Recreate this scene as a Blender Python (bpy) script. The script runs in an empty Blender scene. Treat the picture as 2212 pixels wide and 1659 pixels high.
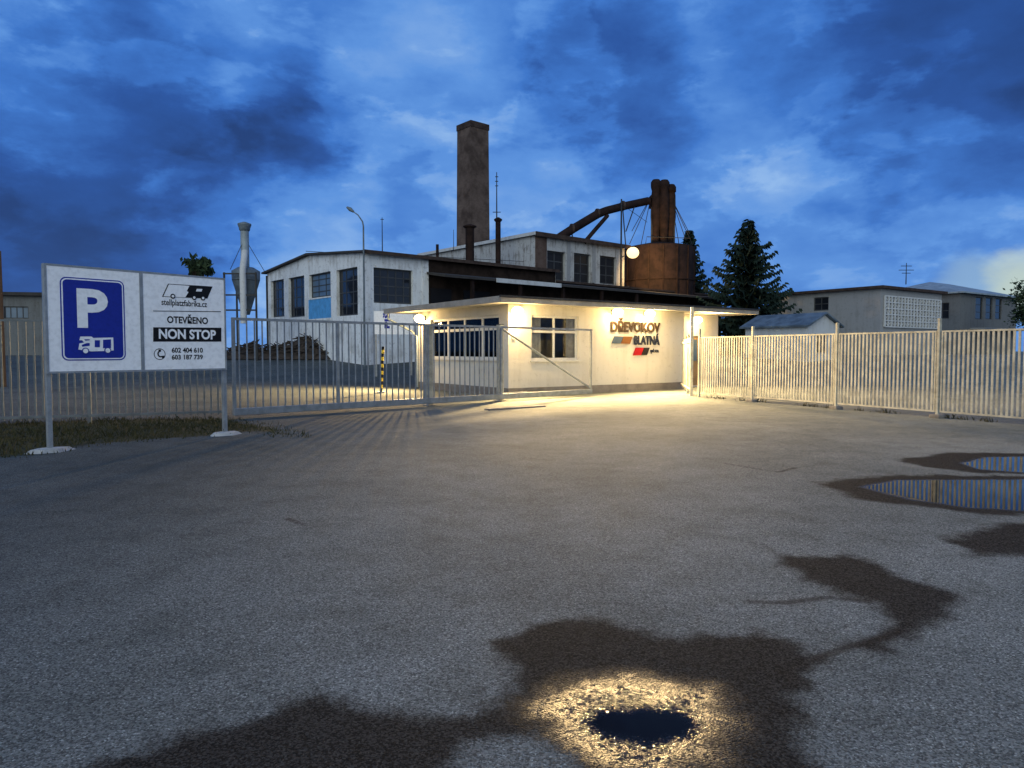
import bpy, math, random
import numpy as np
from mathutils import Vector, Matrix
random.seed(7)
SC = bpy.context.scene
COL = SC.collection
rad = math.radians
# ------------------------------------------------------------------ camera model
F, CX, CY, EYE = 1530.0, 1106.0, 829.5, 1.5
PT = math.atan(70.5 / F)
cP, sP = math.cos(PT), math.sin(PT)
def ray(u, v):
    a = (u - CX) / F; b = (CY - v) / F
    return Vector((a, cP + b * sP, -sP + b * cP))
def G(u, v, z=0.0):
    d = ray(u, v); t = (z - EYE) / d.z
    return Vector((d.x * t, d.y * t, z))
def D(u, v, Y):
    d = ray(u, v); t = Y / d.y
    return Vector((d.x * t, Y, EYE + d.z * t))
def gz(y):
    t = min(1, max(0, (y - 30) / 22.0)); return 1.2 * t * t * (3 - 2 * t)

class Frame:
    def __init__(s, x, y, z, dx, dy):
        n = math.hypot(dx, dy)
        s.o = Vector((x, y, z)); s.e1 = Vector((dx / n, dy / n, 0)); s.e2 = Vector((-dy / n, dx / n, 0))
        s.rz = math.atan2(dy, dx)
    def _hit(s, u, v, n, k):
        d = ray(u, v); c = Vector((0, 0, EYE))
        t = (k - (c - s.o).dot(n)) / d.dot(n)
        p = c + d * t - s.o
        return p.dot(s.e1), p.dot(s.e2), p.z
    def py(s, u, v, y=0.0):
        a = s._hit(u, v, s.e2, y); return a[0], a[2]
    def px(s, u, v, x=0.0):
        a = s._hit(u, v, s.e1, x); return a[1], a[2]

# ------------------------------------------------------------------ materials
def nodes(name):
    m = bpy.data.materials.new(name); m.use_nodes = True
    nt = m.node_tree; b = nt.nodes['Principled BSDF']
    return m, nt, b
def N(nt, t, **kw):
    n = nt.nodes.new(t)
    for k, v in kw.items():
        if k.startswith('i_'): n.inputs[k[2:].replace('_', ' ')].default_value = v
        else: setattr(n, k, v)
    return n
def L(nt, a, b): nt.links.new(a, b)
def mth(nt, op, a, b=None, c=None, clamp=False):
    n = nt.nodes.new('ShaderNodeMath'); n.operation = op; n.use_clamp = clamp
    for i, x in enumerate((a, b, c)):
        if x is None: continue
        if isinstance(x, (int, float)): n.inputs[i].default_value = x
        else: nt.links.new(x, n.inputs[i])
    return n.outputs[0]
def vmth(nt, op, a, b=None, scale=None):
    n = nt.nodes.new('ShaderNodeVectorMath'); n.operation = op
    for i, x in enumerate((a, b)):
        if x is None: continue
        if isinstance(x, tuple): n.inputs[i].default_value = x
        else: nt.links.new(x, n.inputs[i])
    if scale is not None:
        if isinstance(scale, (int, float)): n.inputs['Scale'].default_value = scale
        else: nt.links.new(scale, n.inputs['Scale'])
    return n.outputs[0]
def mixc(nt, f, a, b, mode='MIX'):
    n = nt.nodes.new('ShaderNodeMix'); n.data_type = 'RGBA'; n.blend_type = mode
    for i, x in ((0, f), (6, a), (7, b)):
        if isinstance(x, (int, float)): n.inputs[i].default_value = x
        elif isinstance(x, (tuple, list)): n.inputs[i].default_value = (*x[:3], 1)
        else: nt.links.new(x, n.inputs[i])
    return n.outputs[2]
def sstep(nt, x, a, b, lo=0.0, hi=1.0):
    n = nt.nodes.new('ShaderNodeMapRange'); n.interpolation_type = 'SMOOTHSTEP'
    nt.links.new(x, n.inputs[0])
    for i, q in ((1, a), (2, b), (3, lo), (4, hi)): n.inputs[i].default_value = q
    return n.outputs[0]
def noise(nt, vec, scale, detail=4, rough=.55, dist=0.0):
    n = N(nt, 'ShaderNodeTexNoise', i_Scale=scale, i_Detail=detail, i_Roughness=rough, i_Distortion=dist)
    L(nt, vec, n.inputs['Vector']); return n
def objco(nt, scale=None):
    t = nt.nodes.new('ShaderNodeTexCoord')
    if scale is None: return t.outputs['Object']
    m = nt.nodes.new('ShaderNodeMapping'); m.inputs['Scale'].default_value = scale
    L(nt, t.outputs['Object'], m.inputs[0]); return m.outputs[0]
def mat(name, col, rough=.7, metal=0.0, var=.3, scale=2.5, bump=0.0, bscale=40, col2=None, spec=.3):
    m, nt, b = nodes(name)
    co = objco(nt)
    n = noise(nt, co, scale, 4, .6)
    c2 = col2 or tuple(c * (1 - var) for c in col)
    f = sstep(nt, n.outputs[0], .35, .68)
    n2 = noise(nt, co, scale * 9, 2)
    c = mixc(nt, f, col, c2)
    c = mixc(nt, mth(nt, 'MULTIPLY', sstep(nt, n2.outputs[0], .4, .75), .35), c, tuple(x * .6 for x in col))
    L(nt, c, b.inputs['Base Color'])
    r = mth(nt, 'ADD', rough - .08, mth(nt, 'MULTIPLY', n2.outputs[0], .16)); L(nt, r, b.inputs['Roughness'])
    b.inputs['Metallic'].default_value = metal
    b.inputs['Specular IOR Level'].default_value = spec
    if bump:
        bn = noise(nt, co, bscale, 3)
        bp = N(nt, 'ShaderNodeBump', i_Strength=bump, i_Distance=.02); L(nt, bn.outputs[0], bp.inputs['Height'])
        L(nt, bp.outputs[0], b.inputs['Normal'])
    return m
def old_plaster(name, base, stain, amt=.5):
    m, nt, b = nodes(name)
    a = noise(nt, objco(nt), .9, 5, .65, .3); s = noise(nt, objco(nt, (2.2, 2.2, .22)), 1.6, 4, .6); p = noise(nt, objco(nt), 5, 4, .7)
    f = mth(nt, 'MULTIPLY', sstep(nt, mth(nt, 'ADD', mth(nt, 'MULTIPLY', a.outputs[0], .5), mth(nt, 'MULTIPLY', s.outputs[0], .5)), .46, .66), amt)
    c = mixc(nt, f, base, stain)
    c = mixc(nt, mth(nt, 'MULTIPLY', sstep(nt, p.outputs[0], .56, .66), .6 * amt), c, tuple(x * .5 for x in stain))
    L(nt, c, b.inputs['Base Color']); b.inputs['Roughness'].default_value = .9; b.inputs['Specular IOR Level'].default_value = .15
    bp = N(nt, 'ShaderNodeBump', i_Strength=.3, i_Distance=.02); L(nt, p.outputs[0], bp.inputs['Height']); L(nt, bp.outputs[0], b.inputs['Normal'])
    return m
def brick(name, c1, c2, mortar, sc=1.0):
    m, nt, b = nodes(name)
    t = nt.nodes.new('ShaderNodeTexCoord'); sep = nt.nodes.new('ShaderNodeSeparateXYZ'); L(nt, t.outputs['Object'], sep.inputs[0])
    cmb = nt.nodes.new('ShaderNodeCombineXYZ'); L(nt, mth(nt, 'ADD', sep.outputs[0], sep.outputs[1]), cmb.inputs[0]); L(nt, sep.outputs[2], cmb.inputs[1])
    br = N(nt, 'ShaderNodeTexBrick', i_Scale=sc); br.inputs['Color1'].default_value = (*c1, 1); br.inputs['Color2'].default_value = (*c2, 1); br.inputs['Mortar'].default_value = (*mortar, 1)
    br.inputs['Brick Width'].default_value = .29; br.inputs['Row Height'].default_value = .08; br.inputs['Mortar Size'].default_value = .01
    L(nt, cmb.outputs[0], br.inputs['Vector'])
    n = noise(nt, t.outputs['Object'], .7, 5, .65)
    c = mixc(nt, sstep(nt, n.outputs[0], .35, .7), br.outputs[0], tuple(x * .45 for x in c1))
    L(nt, c, b.inputs['Base Color']); b.inputs['Roughness'].default_value = .9; b.inputs['Specular IOR Level'].default_value = .15
    return m
def glossy_glass(name, col, rough=.06, spec=.4):
    m, nt, b = nodes(name); n = noise(nt, objco(nt), .8, 3)
    L(nt, mixc(nt, n.outputs[0], tuple(x * .4 for x in col), tuple(x * 1.6 for x in col)), b.inputs['Base Color'])
    b.inputs['Roughness'].default_value = rough; b.inputs['Specular IOR Level'].default_value = spec
    return m
def clear_glass(name):
    m, nt, b = nodes(name); nt.nodes.remove(b)
    out = [n for n in nt.nodes if n.type == 'OUTPUT_MATERIAL'][0]
    tr = nt.nodes.new('ShaderNodeBsdfTransparent'); tr.inputs[0].default_value = (.9, .9, .89, 1)
    gl = nt.nodes.new('ShaderNodeBsdfGlossy'); gl.inputs['Roughness'].default_value = .03; gl.inputs['Color'].default_value = (.6, .6, .6, 1)
    fr = nt.nodes.new('ShaderNodeFresnel'); fr.inputs[0].default_value = 1.3
    mx = nt.nodes.new('ShaderNodeMixShader'); L(nt, fr.outputs[0], mx.inputs[0]); L(nt, tr.outputs[0], mx.inputs[1]); L(nt, gl.outputs[0], mx.inputs[2]); L(nt, mx.outputs[0], out.inputs[0])
    return m
def emit(name, col, st):
    m, nt, b = nodes(name); b.inputs['Base Color'].default_value = (*col, 1)
    b.inputs['Emission Color'].default_value = (*col, 1); b.inputs['Emission Strength'].default_value = st
    return m
def leaf(name, a, c):
    m, nt, b = nodes(name); n = noise(nt, objco(nt), 1.3, 3); n2 = noise(nt, objco(nt), 14, 2)
    f = mth(nt, 'ADD', mth(nt, 'MULTIPLY', n.outputs[0], .6), mth(nt, 'MULTIPLY', n2.outputs[0], .4))
    L(nt, mixc(nt, sstep(nt, f, .35, .65), a, c), b.inputs['Base Color']); b.inputs['Roughness'].default_value = .8; b.inputs['Specular IOR Level'].default_value = .1
    return m

M = dict(
    plaster=old_plaster('gatehouse_plaster', (.56, .54, .49), (.40, .37, .31), .35),
    plinth=mat('plinth_grey', (.22, .2, .18), .9, bump=.3),
    soffit=mat('soffit_paint', (.52, .49, .42), .8, var=.15),
    fascia=mat('roof_fascia', (.3, .28, .25), .7, var=.25),
    roofdark=mat('roof_felt', (.05, .047, .045), .9, bump=.3),
    oldwall=old_plaster('hall_plaster', (.68, .71, .73), (.32, .32, .31), .75),
    oldwall2=old_plaster('workshop_plaster', (.42, .43, .43), (.15, .135, .12), 1.0),
    white=old_plaster('white_render', (.5, .52, .53), (.32, .32, .31), .5),
    blockwall=old_plaster('pale_grey_render', (.27, .28, .29), (.17, .17, .17), .5),
    greywall=old_plaster('grey_render', (.14, .15, .155), (.09, .09, .09), .6),
    brickdark=brick('chimney_brick', (.115, .082, .067), (.145, .103, .084), (.12, .1, .088)),
    brickwall=brick('workshop_brick', (.12, .075, .06), (.1, .065, .05), (.13, .115, .105)),
    rust=mat('rusty_steel', (.029, .0175, .015), .9, var=.6, scale=1.5, col2=(.013, .009, .0085), bump=.4, bscale=8, spec=.1),
    rustedge=mat('rusty_flashing', (.065, .046, .038), .85, var=.5, spec=.15),
    shed=mat('dark_boarding', (.036, .025, .02), .9, var=.6, scale=1.2, spec=.1),
    darkmetal=mat('dark_steel', (.035, .037, .04), .6, .3),
    galv=mat('galvanised_steel', (.34, .36, .37), .5, .5, var=.25, scale=6),
    gatesteel=mat('gate_steel', (.27, .295, .315), .5, .4, var=.3, scale=5),
    barsteel=mat('weathered_fence_steel', (.13, .15, .165), .6, .3, var=.3, scale=5),
    fence=mat('fence_paint', (.45, .445, .375), .65, .0, var=.42, scale=4),
    concrete=mat('concrete', (.42, .42, .4), .9, var=.35, bump=.4, bscale=30),
    footconc=mat('dark_concrete', (.2, .19, .18), .9, var=.4, bump=.4, bscale=30),
    lightgrey=mat('light_grey_steel', (.32, .38, .41), .6, .2, var=.35, scale=1.5),
    hopper=mat('hopper_steel', (.15, .19, .22), .6, .2, var=.5, scale=1.5),
    frame=mat('window_frame_white', (.62, .62, .59), .5, var=.12),
    framedark=mat('window_frame_dark', (.06, .065, .07), .6, var=.4),
    glassd=glossy_glass('dark_glass', (.014, .017, .024)),
    glassdull=glossy_glass('dusty_dark_glass', (.02, .02, .022), .3, .1),
    glassb=glossy_glass('milky_blue_glass', (.08, .13, .19), .3),
    glass=clear_glass('clear_glass'),
    room=mat('room_wall', (.2, .17, .14), .9),
    curtain=mat('curtain_cloth', (.66, .64, .6), .95, var=.25, scale=6),
    bluepanel=mat('blue_door_paint', (.09, .34, .7), .6, var=.25),
    door=mat('entrance_door', (.3, .2, .1), .6, var=.3),
    signwhite=mat('sign_white', (.87, .88, .89), .45, var=.03, scale=1.5),
    signblue=mat('sign_blue', (.01, .025, .3), .4, var=.1),
    black=mat('sign_black', (.01, .01, .012), .5, var=.1, spec=.15),
    letterbrown=mat('letter_brown', (.045, .032, .024), .7, var=.15, spec=.1),
    letternavy=mat('letter_navy', (.02, .027, .05), .7, var=.15, spec=.1),
    markblue=mat('mark_slate_blue', (.055, .085, .14), .7, var=.1, spec=.1),
    markorange=mat('mark_ochre', (.16, .07, .025), .7, var=.1, spec=.1),
    markred=mat('mark_red', (.35, .01, .018), .6, var=.1, spec=.1),
    yellow=mat('yellow_paint', (.7, .5, .04), .5, var=.15),
    lamp=emit('lamp_glow', (1, .76, .36), 6),
    flood=emit('flood_glow', (1, .72, .33), 2.0),
    wood=mat('scrap_wood', (.05, .04, .034), .95, var=.6, scale=2.5, bump=.6, bscale=9),
    trunk=mat('bark', (.06, .045, .035), .95, bump=.5, bscale=20),
    spruce=leaf('spruce_needles', (.007, .015, .013), (.02, .036, .028)),
    leafy=leaf('broad_leaves', (.016, .028, .016), (.05, .075, .035)),
    grass=leaf('grass_blades', (.022, .027, .012), (.07, .063, .03)),
)

# ------------------------------------------------------------------ mesh building
class MB:
    def __init__(s): s.v = []; s.f = []; s.sm = []
    def _add(s, vs, fs, smooth=False):
        o = len(s.v); s.v += [tuple(v) for v in vs]
        for f in fs: s.f.append(tuple(i + o for i in f)); s.sm.append(smooth)
    def quad(s, *p): s._add(p, [tuple(range(len(p)))]); return s
    def box(s, x0, x1, y0, y1, z0, z1):
        x0, x1 = sorted((x0, x1)); y0, y1 = sorted((y0, y1)); z0, z1 = sorted((z0, z1))
        s._add([(x0,y0,z0),(x1,y0,z0),(x1,y1,z0),(x0,y1,z0),(x0,y0,z1),(x1,y0,z1),(x1,y1,z1),(x0,y1,z1)],
               [(3,2,1,0),(4,5,6,7),(0,1,5,4),(1,2,6,5),(2,3,7,6),(3,0,4,7)]); return s
    def tube(s, pts, r, n=10, cap=True):
        pts = [Vector(p) for p in pts]; rs = r if isinstance(r, (list, tuple)) else [r] * len(pts)
        vs = []; ref = None
        for i, p in enumerate(pts):
            d = (pts[min(i + 1, len(pts) - 1)] - pts[max(i - 1, 0)]).normalized()
            if ref is None: ref = d.orthogonal().normalized()
            a = (ref - d * ref.dot(d)).normalized(); ref = a; b = d.cross(a)
            for k in range(n):
                t = 2 * math.pi * k / n; vs.append(p + (a * math.cos(t) + b * math.sin(t)) * rs[i])
        fs = []
        for i in range(len(pts) - 1):
            for k in range(n):
                fs.append((i*n+k, i*n+(k+1)%n, (i+1)*n+(k+1)%n, (i+1)*n+k))
        s._add(vs, fs, True)
        if cap: s._add(vs[:n], [tuple(reversed(range(n)))]); s._add(vs[-n:], [tuple(range(n))])
        return s
    def tube2(s, c, prof, n):
        x, y = c[0]; vs = []
        for r, z in prof:
            for k in range(n):
                t = 2*math.pi*k/n; vs.append((x + r*math.cos(t), y + r*math.sin(t), z))
        fs = [(i*n+k, i*n+(k+1)%n, (i+1)*n+(k+1)%n, (i+1)*n+k) for i in range(len(prof)-1) for k in range(n)]
        s._add(vs, fs, True); s._add(vs[:n], [tuple(reversed(range(n)))]); s._add(vs[-n:], [tuple(range(n))]); return s
    def prism(s, poly, y0, y1):           # polygon in x,z extruded along y
        n = len(poly)
        a = [(p[0], y0, p[1]) for p in poly]; b = [(p[0], y1, p[1]) for p in poly]
        s._add(a + b, [tuple(range(n)), tuple(reversed(range(n, 2*n)))] + [(i, i+n, (i+1)%n+n, (i+1)%n) for i in range(n)]); return s
    def prismx(s, poly, x0, x1):          # polygon in y,z extruded along x
        n = len(poly)
        a = [(x0, p[0], p[1]) for p in poly]; b = [(x1, p[0], p[1]) for p in poly]
        s._add(a + b, [tuple(reversed(range(n))), tuple(range(n, 2*n))] + [(i, (i+1)%n, (i+1)%n+n, i+n) for i in range(n)]); return s
    def pm(s, plane, a, t, z):
        ax, k, sg = plane
        return (a, k + t * sg, z) if ax == 'y' else (k + t * sg, a, z)
    def pbox(s, plane, a0, a1, t0, t1, z0, z1):
        p = s.pm(plane, a0, t0, z0); q = s.pm(plane, a1, t1, z1)
        return s.box(p[0], q[0], p[1], q[1], z0, z1)
    def facade(s, plane, a0, a1, z0, z1, ops, depth):
        xs = sorted({a0, a1, *[o[0] for o in ops], *[o[1] for o in ops]}); zs = sorted({z0, z1, *[o[2] for o in ops], *[o[3] for o in ops]})
        for i in range(len(xs)-1):
            for j in range(len(zs)-1):
                mx, mz = (xs[i]+xs[i+1])/2, (zs[j]+zs[j+1])/2
                if any(o[0] < mx < o[1] and o[2] < mz < o[3] for o in ops): continue
                s.quad(s.pm(plane,xs[i],0,zs[j]), s.pm(plane,xs[i+1],0,zs[j]), s.pm(plane,xs[i+1],0,zs[j+1]), s.pm(plane,xs[i],0,zs[j+1]))
        for o in ops:
            c = [(o[0],o[2]),(o[1],o[2]),(o[1],o[3]),(o[0],o[3])]
            for k in range(4):
                p, q = c[k], c[(k+1)%4]
                s.quad(s.pm(plane,p[0],0,p[1]), s.pm(plane,q[0],0,q[1]), s.pm(plane,q[0],depth,q[1]), s.pm(plane,p[0],depth,p[1]))
        return s
    def build(s, name, m, parent=None, bevel=0):
        me = bpy.data.meshes.new(name); me.from_pydata(s.v, [], s.f)
        me.polygons.foreach_set('use_smooth', s.sm); me.materials.append(m); me.update()
        o = bpy.data.objects.new(name, me); COL.objects.link(o); o.parent = parent
        if bevel:
            b = o.modifiers.new('bevel', 'BEVEL'); b.width = bevel; b.segments = 2; b.limit_method = 'ANGLE'
        return o
def thing(name, label, cat, fr=None, loc=(0,0,0), rz=0, group=None):
    o = bpy.data.objects.new(name, None); COL.objects.link(o); o.empty_display_size = .3
    if fr: o.location = fr.o; o.rotation_euler = (0, 0, fr.rz)
    else: o.location = loc; o.rotation_euler = (0, 0, rz)
    o['label'] = label; o['category'] = cat
    if group: o['group'] = group
    return o
def dup(root, loc, rz, label):
    r = root.copy(); COL.objects.link(r); r.location = loc; r.rotation_euler = (0, 0, rz); r['label'] = label
    for ch in list(root.children):
        c = ch.copy(); COL.objects.link(c); c.parent = r
        for g in list(ch.children):
            d = g.copy(); COL.objects.link(d); d.parent = c
    return r
def text(txt, name, m, parent, x0, x1, z0, z1, y, bold=.0, ext=0.0, rot=False):
    cu = bpy.data.curves.new('t', 'FONT'); cu.body = txt; cu.size = 1; cu.offset = bold; cu.resolution_u = 4; cu.extrude = ext
    ob = bpy.data.objects.new('t', cu); COL.objects.link(ob); bpy.context.view_layer.update()
    me = bpy.data.meshes.new_from_object(ob.evaluated_get(bpy.context.evaluated_depsgraph_get()))
    bpy.data.objects.remove(ob)
    co = np.array([v.co[:] for v in me.vertices])
    if rot: co = np.stack([-co[:,1], co[:,0], co[:,2]], 1)
    mn, mx = co.min(0), co.max(0)
    for v, c in zip(me.vertices, co):
        v.co = (x0 + (c[0]-mn[0])/(mx[0]-mn[0])*(x1-x0), y - c[2], z0 + (c[1]-mn[1])/(mx[1]-mn[1])*(z1-z0))
    me.materials.clear(); me.materials.append(m); me.name = name
    o = bpy.data.objects.new(name, me); COL.objects.link(o); o.parent = parent
    return o
def window(parent, plane, a0, a1, z0, z1, nx, nz, depth=.15, fm=None, gm=None, fw=.06, mw=.04, sill=None, label=None, zb=None):
    fm = fm or M['framedark']; gm = gm or M['glassd']
    mb = MB(); t0, t1 = depth - .06, depth
    mb.pbox(plane, a0, a1, t0, t1, z0, z0+fw); mb.pbox(plane, a0, a1, t0, t1, z1-fw, z1)
    mb.pbox(plane, a0, a0+fw, t0, t1, z0+fw, z1-fw); mb.pbox(plane, a1-fw, a1, t0, t1, z0+fw, z1-fw)
    for i in range(1, nx):
        x = a0 + (a1-a0)*i/nx; mb.pbox(plane, x-mw/2, x+mw/2, t0+.005, t1-.003, z0+fw, z1-fw)
    for z in (zb if zb is not None else [z0+(z1-z0)*j/nz for j in range(1, nz)]):
        mb.pbox(plane, a0+fw, a1-fw, t0+.009, t1-.006, z-mw/2, z+mw/2)
    w = mb.build('window', fm, parent)
    if label: w['label'] = label
    g = MB(); g.pbox(plane, a0+.01, a1-.01, depth-.03, depth-.022, z0+.01, z1-.01); g.build('pane', gm, w)
    if sill:
        q = MB(); q.pbox(plane, a0-.06, a1+.06, -.08, depth-.065, z0-.05, z0-.003); q.build('sill', sill, w)
    return w
def R(fr, axis, k, u0, v0, u1, v1):
    f = fr.py if axis == 'y' else fr.px
    a = f(u0, v0, k); b = f(u1, v1, k); c = f(u0, v1, k); d = f(u1, v0, k)
    return (min(a[0], b[0]), max(a[0], b[0]), (b[1]+c[1])/2, (a[1]+d[1])/2)

# ------------------------------------------------------------------ ground
def sdf(P, poly):
    px, py = P[:,0], P[:,1]; n = len(poly); d = np.full(len(P), 1e9); ins = np.zeros(len(P), bool)
    for i in range(n):
        ax, ay = poly[i]; bx, by = poly[(i+1)%n]
        ex, ey = bx-ax, by-ay; wx, wy = px-ax, py-ay
        t = np.clip((wx*ex+wy*ey)/(ex*ex+ey*ey+1e-12), 0, 1)
        d = np.minimum(d, np.hypot(wx-ex*t, wy-ey*t))
        c = ((ay > py) != (by > py)) & (px < (bx-ax)*(py-ay)/(by-ay+1e-12)+ax); ins ^= c
    return np.where(ins, d, -d)
def GP(l): return [tuple(G(u, v)[:2]) for u, v in l]
wet_polys = [GP(p) for p in (
    [(1930,995),(2050,978),(2300,980),(2400,1025),(2212,1026),(2080,1018),(1990,1008)],
    [(1770,1042),(1900,1026),(2350,1028),(2450,1118),(2212,1114),(2100,1108),(1960,1090),(1850,1078)],
    [(2050,1172),(2130,1140),(2300,1112),(2350,1205),(2100,1198)],
    [(1640,1175),(1720,1200),(1830,1195),(1900,1225),(2080,1290),(2050,1320),(1960,1380),(1900,1402),(1850,1395),(1930,1340),(1890,1310),(1760,1260),(1700,1220)],
    [(1070,1385),(1150,1350),(1250,1338),(1380,1355),(1480,1380),(1560,1370),(1640,1358),(1760,1420),(1740,1480),(1710,1540),(1720,1600),(1790,1720),(1300,1720),(1250,1620),(1150,1595),(1060,1600),(960,1680),(800,1760),(100,1760),(200,1659),(330,1600),(480,1575),(560,1560),(640,1515),(760,1515),(950,1555),(1080,1530),(1110,1480),(1100,1430)])]
water_polys = [GP(p) for p in (
    [(2070,1000),(2120,987),(2300,984),(2400,1020),(2212,1022),(2110,1014)],
    [(1850,1052),(1930,1036),(2350,1034),(2420,1108),(2212,1106),(2100,1098),(1960,1080)],
    [(1245,1555),(1300,1528),(1400,1516),(1480,1530),(1555,1570),(1505,1604),(1400,1614),(1295,1592)])]
glint_poly = GP([(1140,1520),(1240,1460),(1400,1448),(1550,1482),(1605,1570),(1560,1655),(1400,1692),(1280,1645),(1180,1588)])
grass_poly = GP([(-900,1010),(0,988),(60,985),(170,962),(300,952),(480,938),(560,930),(640,945),(590,925),(520,912),(490,905),(300,905),(0,915),(-900,950)])
cracks = [GP(l) for l in ([(1610,1300),(1700,1302),(1790,1290),(1880,1300)], [(1760,1425),(1830,1398),(1900,1380),(1950,1360)], [(1720,1010),(1680,1020),(1560,1000)], [(620,1120),(660,1135)])]

xs = np.arange(-14, 16.001, .06)
o = [0.1]
while o[-1] < 3500: o.append(o[-1]*1.5)
xs = np.concatenate([-14-np.array(o[::-1]), xs, 16+np.array(o)])
ys = [2.2]
while ys[-1] < 36: ys.append(ys[-1]*1.009)
while ys[-1] < 3500: ys.append(ys[-1]*1.08)
ys = np.concatenate([[-3500,-800,-200,-60,-20,-8,-3,-1,0,.8,1.3,1.7,2.0], ys])
X, Y = np.meshgrid(xs, ys); P = np.stack([X.ravel(), Y.ravel()], 1)
T = np.clip((P[:,1]-30)/22, 0, 1); Z = 1.2*T*T*(3-2*T)
near = (P[:,1] > 1) & (P[:,1] < 40) & (np.abs(P[:,0]) < 40)
def field(polys):
    r = np.full(len(P), -3.0)
    r[near] = np.max([sdf(P[near], p) for p in polys], 0); return np.clip(r, -3, 3)
wet = field(wet_polys); water = field(water_polys); gr = field([grass_poly]); gln = field([glint_poly])
ck = np.full(len(P), 1.0); q = P[near]; dm = np.full(len(q), 1.0)
for l in cracks:
    for a, b in zip(l[:-1], l[1:]):
        e = np.array(b)-np.array(a); w_ = q-np.array(a); t = np.clip((w_@e)/(e@e), 0, 1); dm = np.minimum(dm, np.hypot(*(w_-t[:,None]*e).T))
ck[near] = dm
nx, ny = len(xs), len(ys)
idx = np.arange(nx*ny).reshape(ny, nx)
faces = np.stack([idx[:-1,:-1], idx[:-1,1:], idx[1:,1:], idx[1:,:-1]], -1).reshape(-1, 4)
me = bpy.data.meshes.new('ground'); me.from_pydata(np.column_stack([P, Z]).tolist(), [], faces.tolist())
me.polygons.foreach_set('use_smooth', np.ones(len(faces), bool))
for nm, arr in (('wet', wet), ('water', water), ('grassy', gr), ('crack', ck), ('glint', gln)):
    at = me.attributes.new(nm, 'FLOAT', 'POINT'); at.data.foreach_set('value', arr.astype(np.float32))
ground = bpy.data.objects.new('ground', me); COL.objects.link(ground)
ground['kind'] = 'structure'; ground['label'] = 'worn grey asphalt forecourt with dark wet patches and puddles'; ground['category'] = 'ground'
gm, nt, b = nodes('asphalt'); co = objco(nt)
def att(nm): a = nt.nodes.new('ShaderNodeAttribute'); a.attribute_name = nm; return a.outputs['Fac']
n_big = noise(nt, co, .35, 4, .6); n_mid = noise(nt, co, 2.2, 5, .65); n_fine = noise(nt, co, 90, 2, .7)
vor = N(nt, 'ShaderNodeTexVoronoi', i_Scale=125.0); L(nt, co, vor.inputs['Vector'])
stone = nt.nodes.new('ShaderNodeSeparateColor'); L(nt, vor.outputs['Color'], stone.inputs[0])
spk = mth(nt, 'ADD', mth(nt, 'MULTIPLY', stone.outputs[0], .6), mth(nt, 'MULTIPLY', n_fine.outputs[0], .4))
base = mixc(nt, sstep(nt, spk, .2, .72), (.082, .09, .084), (.272, .29, .265))
base = mixc(nt, sstep(nt, spk, .75, .83), base, (.58, .61, .55))
base = mixc(nt, sstep(nt, n_mid.outputs[0], .4, .72), base, (.74, .75, .74), 'MULTIPLY')
base = mixc(nt, sstep(nt, n_big.outputs[0], .38, .62), base, (.74, .76, .77), 'MULTIPLY')
sx_ = nt.nodes.new('ShaderNodeSeparateXYZ'); L(nt, co, sx_.inputs[0])
older_vignette = sstep(nt, mth(nt, 'ADD', sx_.outputs[0], mth(nt, 'MULTIPLY', n_big.outputs[0], 3.0)), 1.6, -3.4)   # older, darker surfacing on the left, partly lens shading painted into the colour
base = mixc(nt, older_vignette, base, (.46, .48, .51), 'MULTIPLY')
edge = mth(nt, 'MULTIPLY', mth(nt, 'SUBTRACT', n_mid.outputs[0], .5), .5)
fe = mth(nt, 'SUBTRACT', n_fine.outputs[0], .5)
edge2 = mth(nt, 'ADD', edge, mth(nt, 'MULTIPLY', fe, .2))
wm = sstep(nt, mth(nt, 'ADD', att('wet'), edge2), -.09, .08)
wa = sstep(nt, mth(nt, 'ADD', att('water'), mth(nt, 'ADD', mth(nt, 'MULTIPLY', edge, .45), mth(nt, 'MULTIPLY', fe, .16))), -.05, .06)
gl_ = sstep(nt, mth(nt, 'ADD', att('glint'), edge2), -.12, .22)
gm_ = sstep(nt, mth(nt, 'ADD', att('grassy'), mth(nt, 'MULTIPLY', edge2, 1.6)), -.08, .12)
cm = sstep(nt, mth(nt, 'ADD', att('crack'), mth(nt, 'MULTIPLY', edge2, .15)), .012, .05, .75, 0)
c = mixc(nt, gm_, base, mixc(nt, n_fine.outputs[0], (.03, .032, .014), (.08, .072, .04)))
c = mixc(nt, cm, c, (.02, .02, .02))
c = mixc(nt, mth(nt, 'MULTIPLY', wm, .94), c, mixc(nt, sstep(nt, spk, .3, .9), (.013, .0115, .010), (.065, .056, .047)))
c = mixc(nt, wa, c, (.010, .0085, .0075))
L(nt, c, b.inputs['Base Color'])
rg = mth(nt, 'SUBTRACT', .9, mth(nt, 'MULTIPLY', mth(nt, 'MULTIPLY', gl_, wm), .74))
mr = nt.nodes.new('ShaderNodeMix'); L(nt, wa, mr.inputs[0]); L(nt, rg, mr.inputs[2]); mr.inputs[3].default_value = .02; L(nt, mr.outputs[0], b.inputs['Roughness'])
dry = mth(nt, 'SUBTRACT', 1.0, wa)
sp_ = mth(nt, 'SUBTRACT', .13, mth(nt, 'MULTIPLY', wm, .105))
sp_ = mth(nt, 'ADD', sp_, mth(nt, 'MULTIPLY', mth(nt, 'MULTIPLY', gl_, dry), .26))
L(nt, mth(nt, 'ADD', sp_, mth(nt, 'MULTIPLY', wa, .02)), b.inputs['Specular IOR Level'])
hgt = mth(nt, 'ADD', mth(nt, 'MULTIPLY', vor.outputs['Distance'], -1.0), mth(nt, 'MULTIPLY', n_fine.outputs[0], .9))
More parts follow.
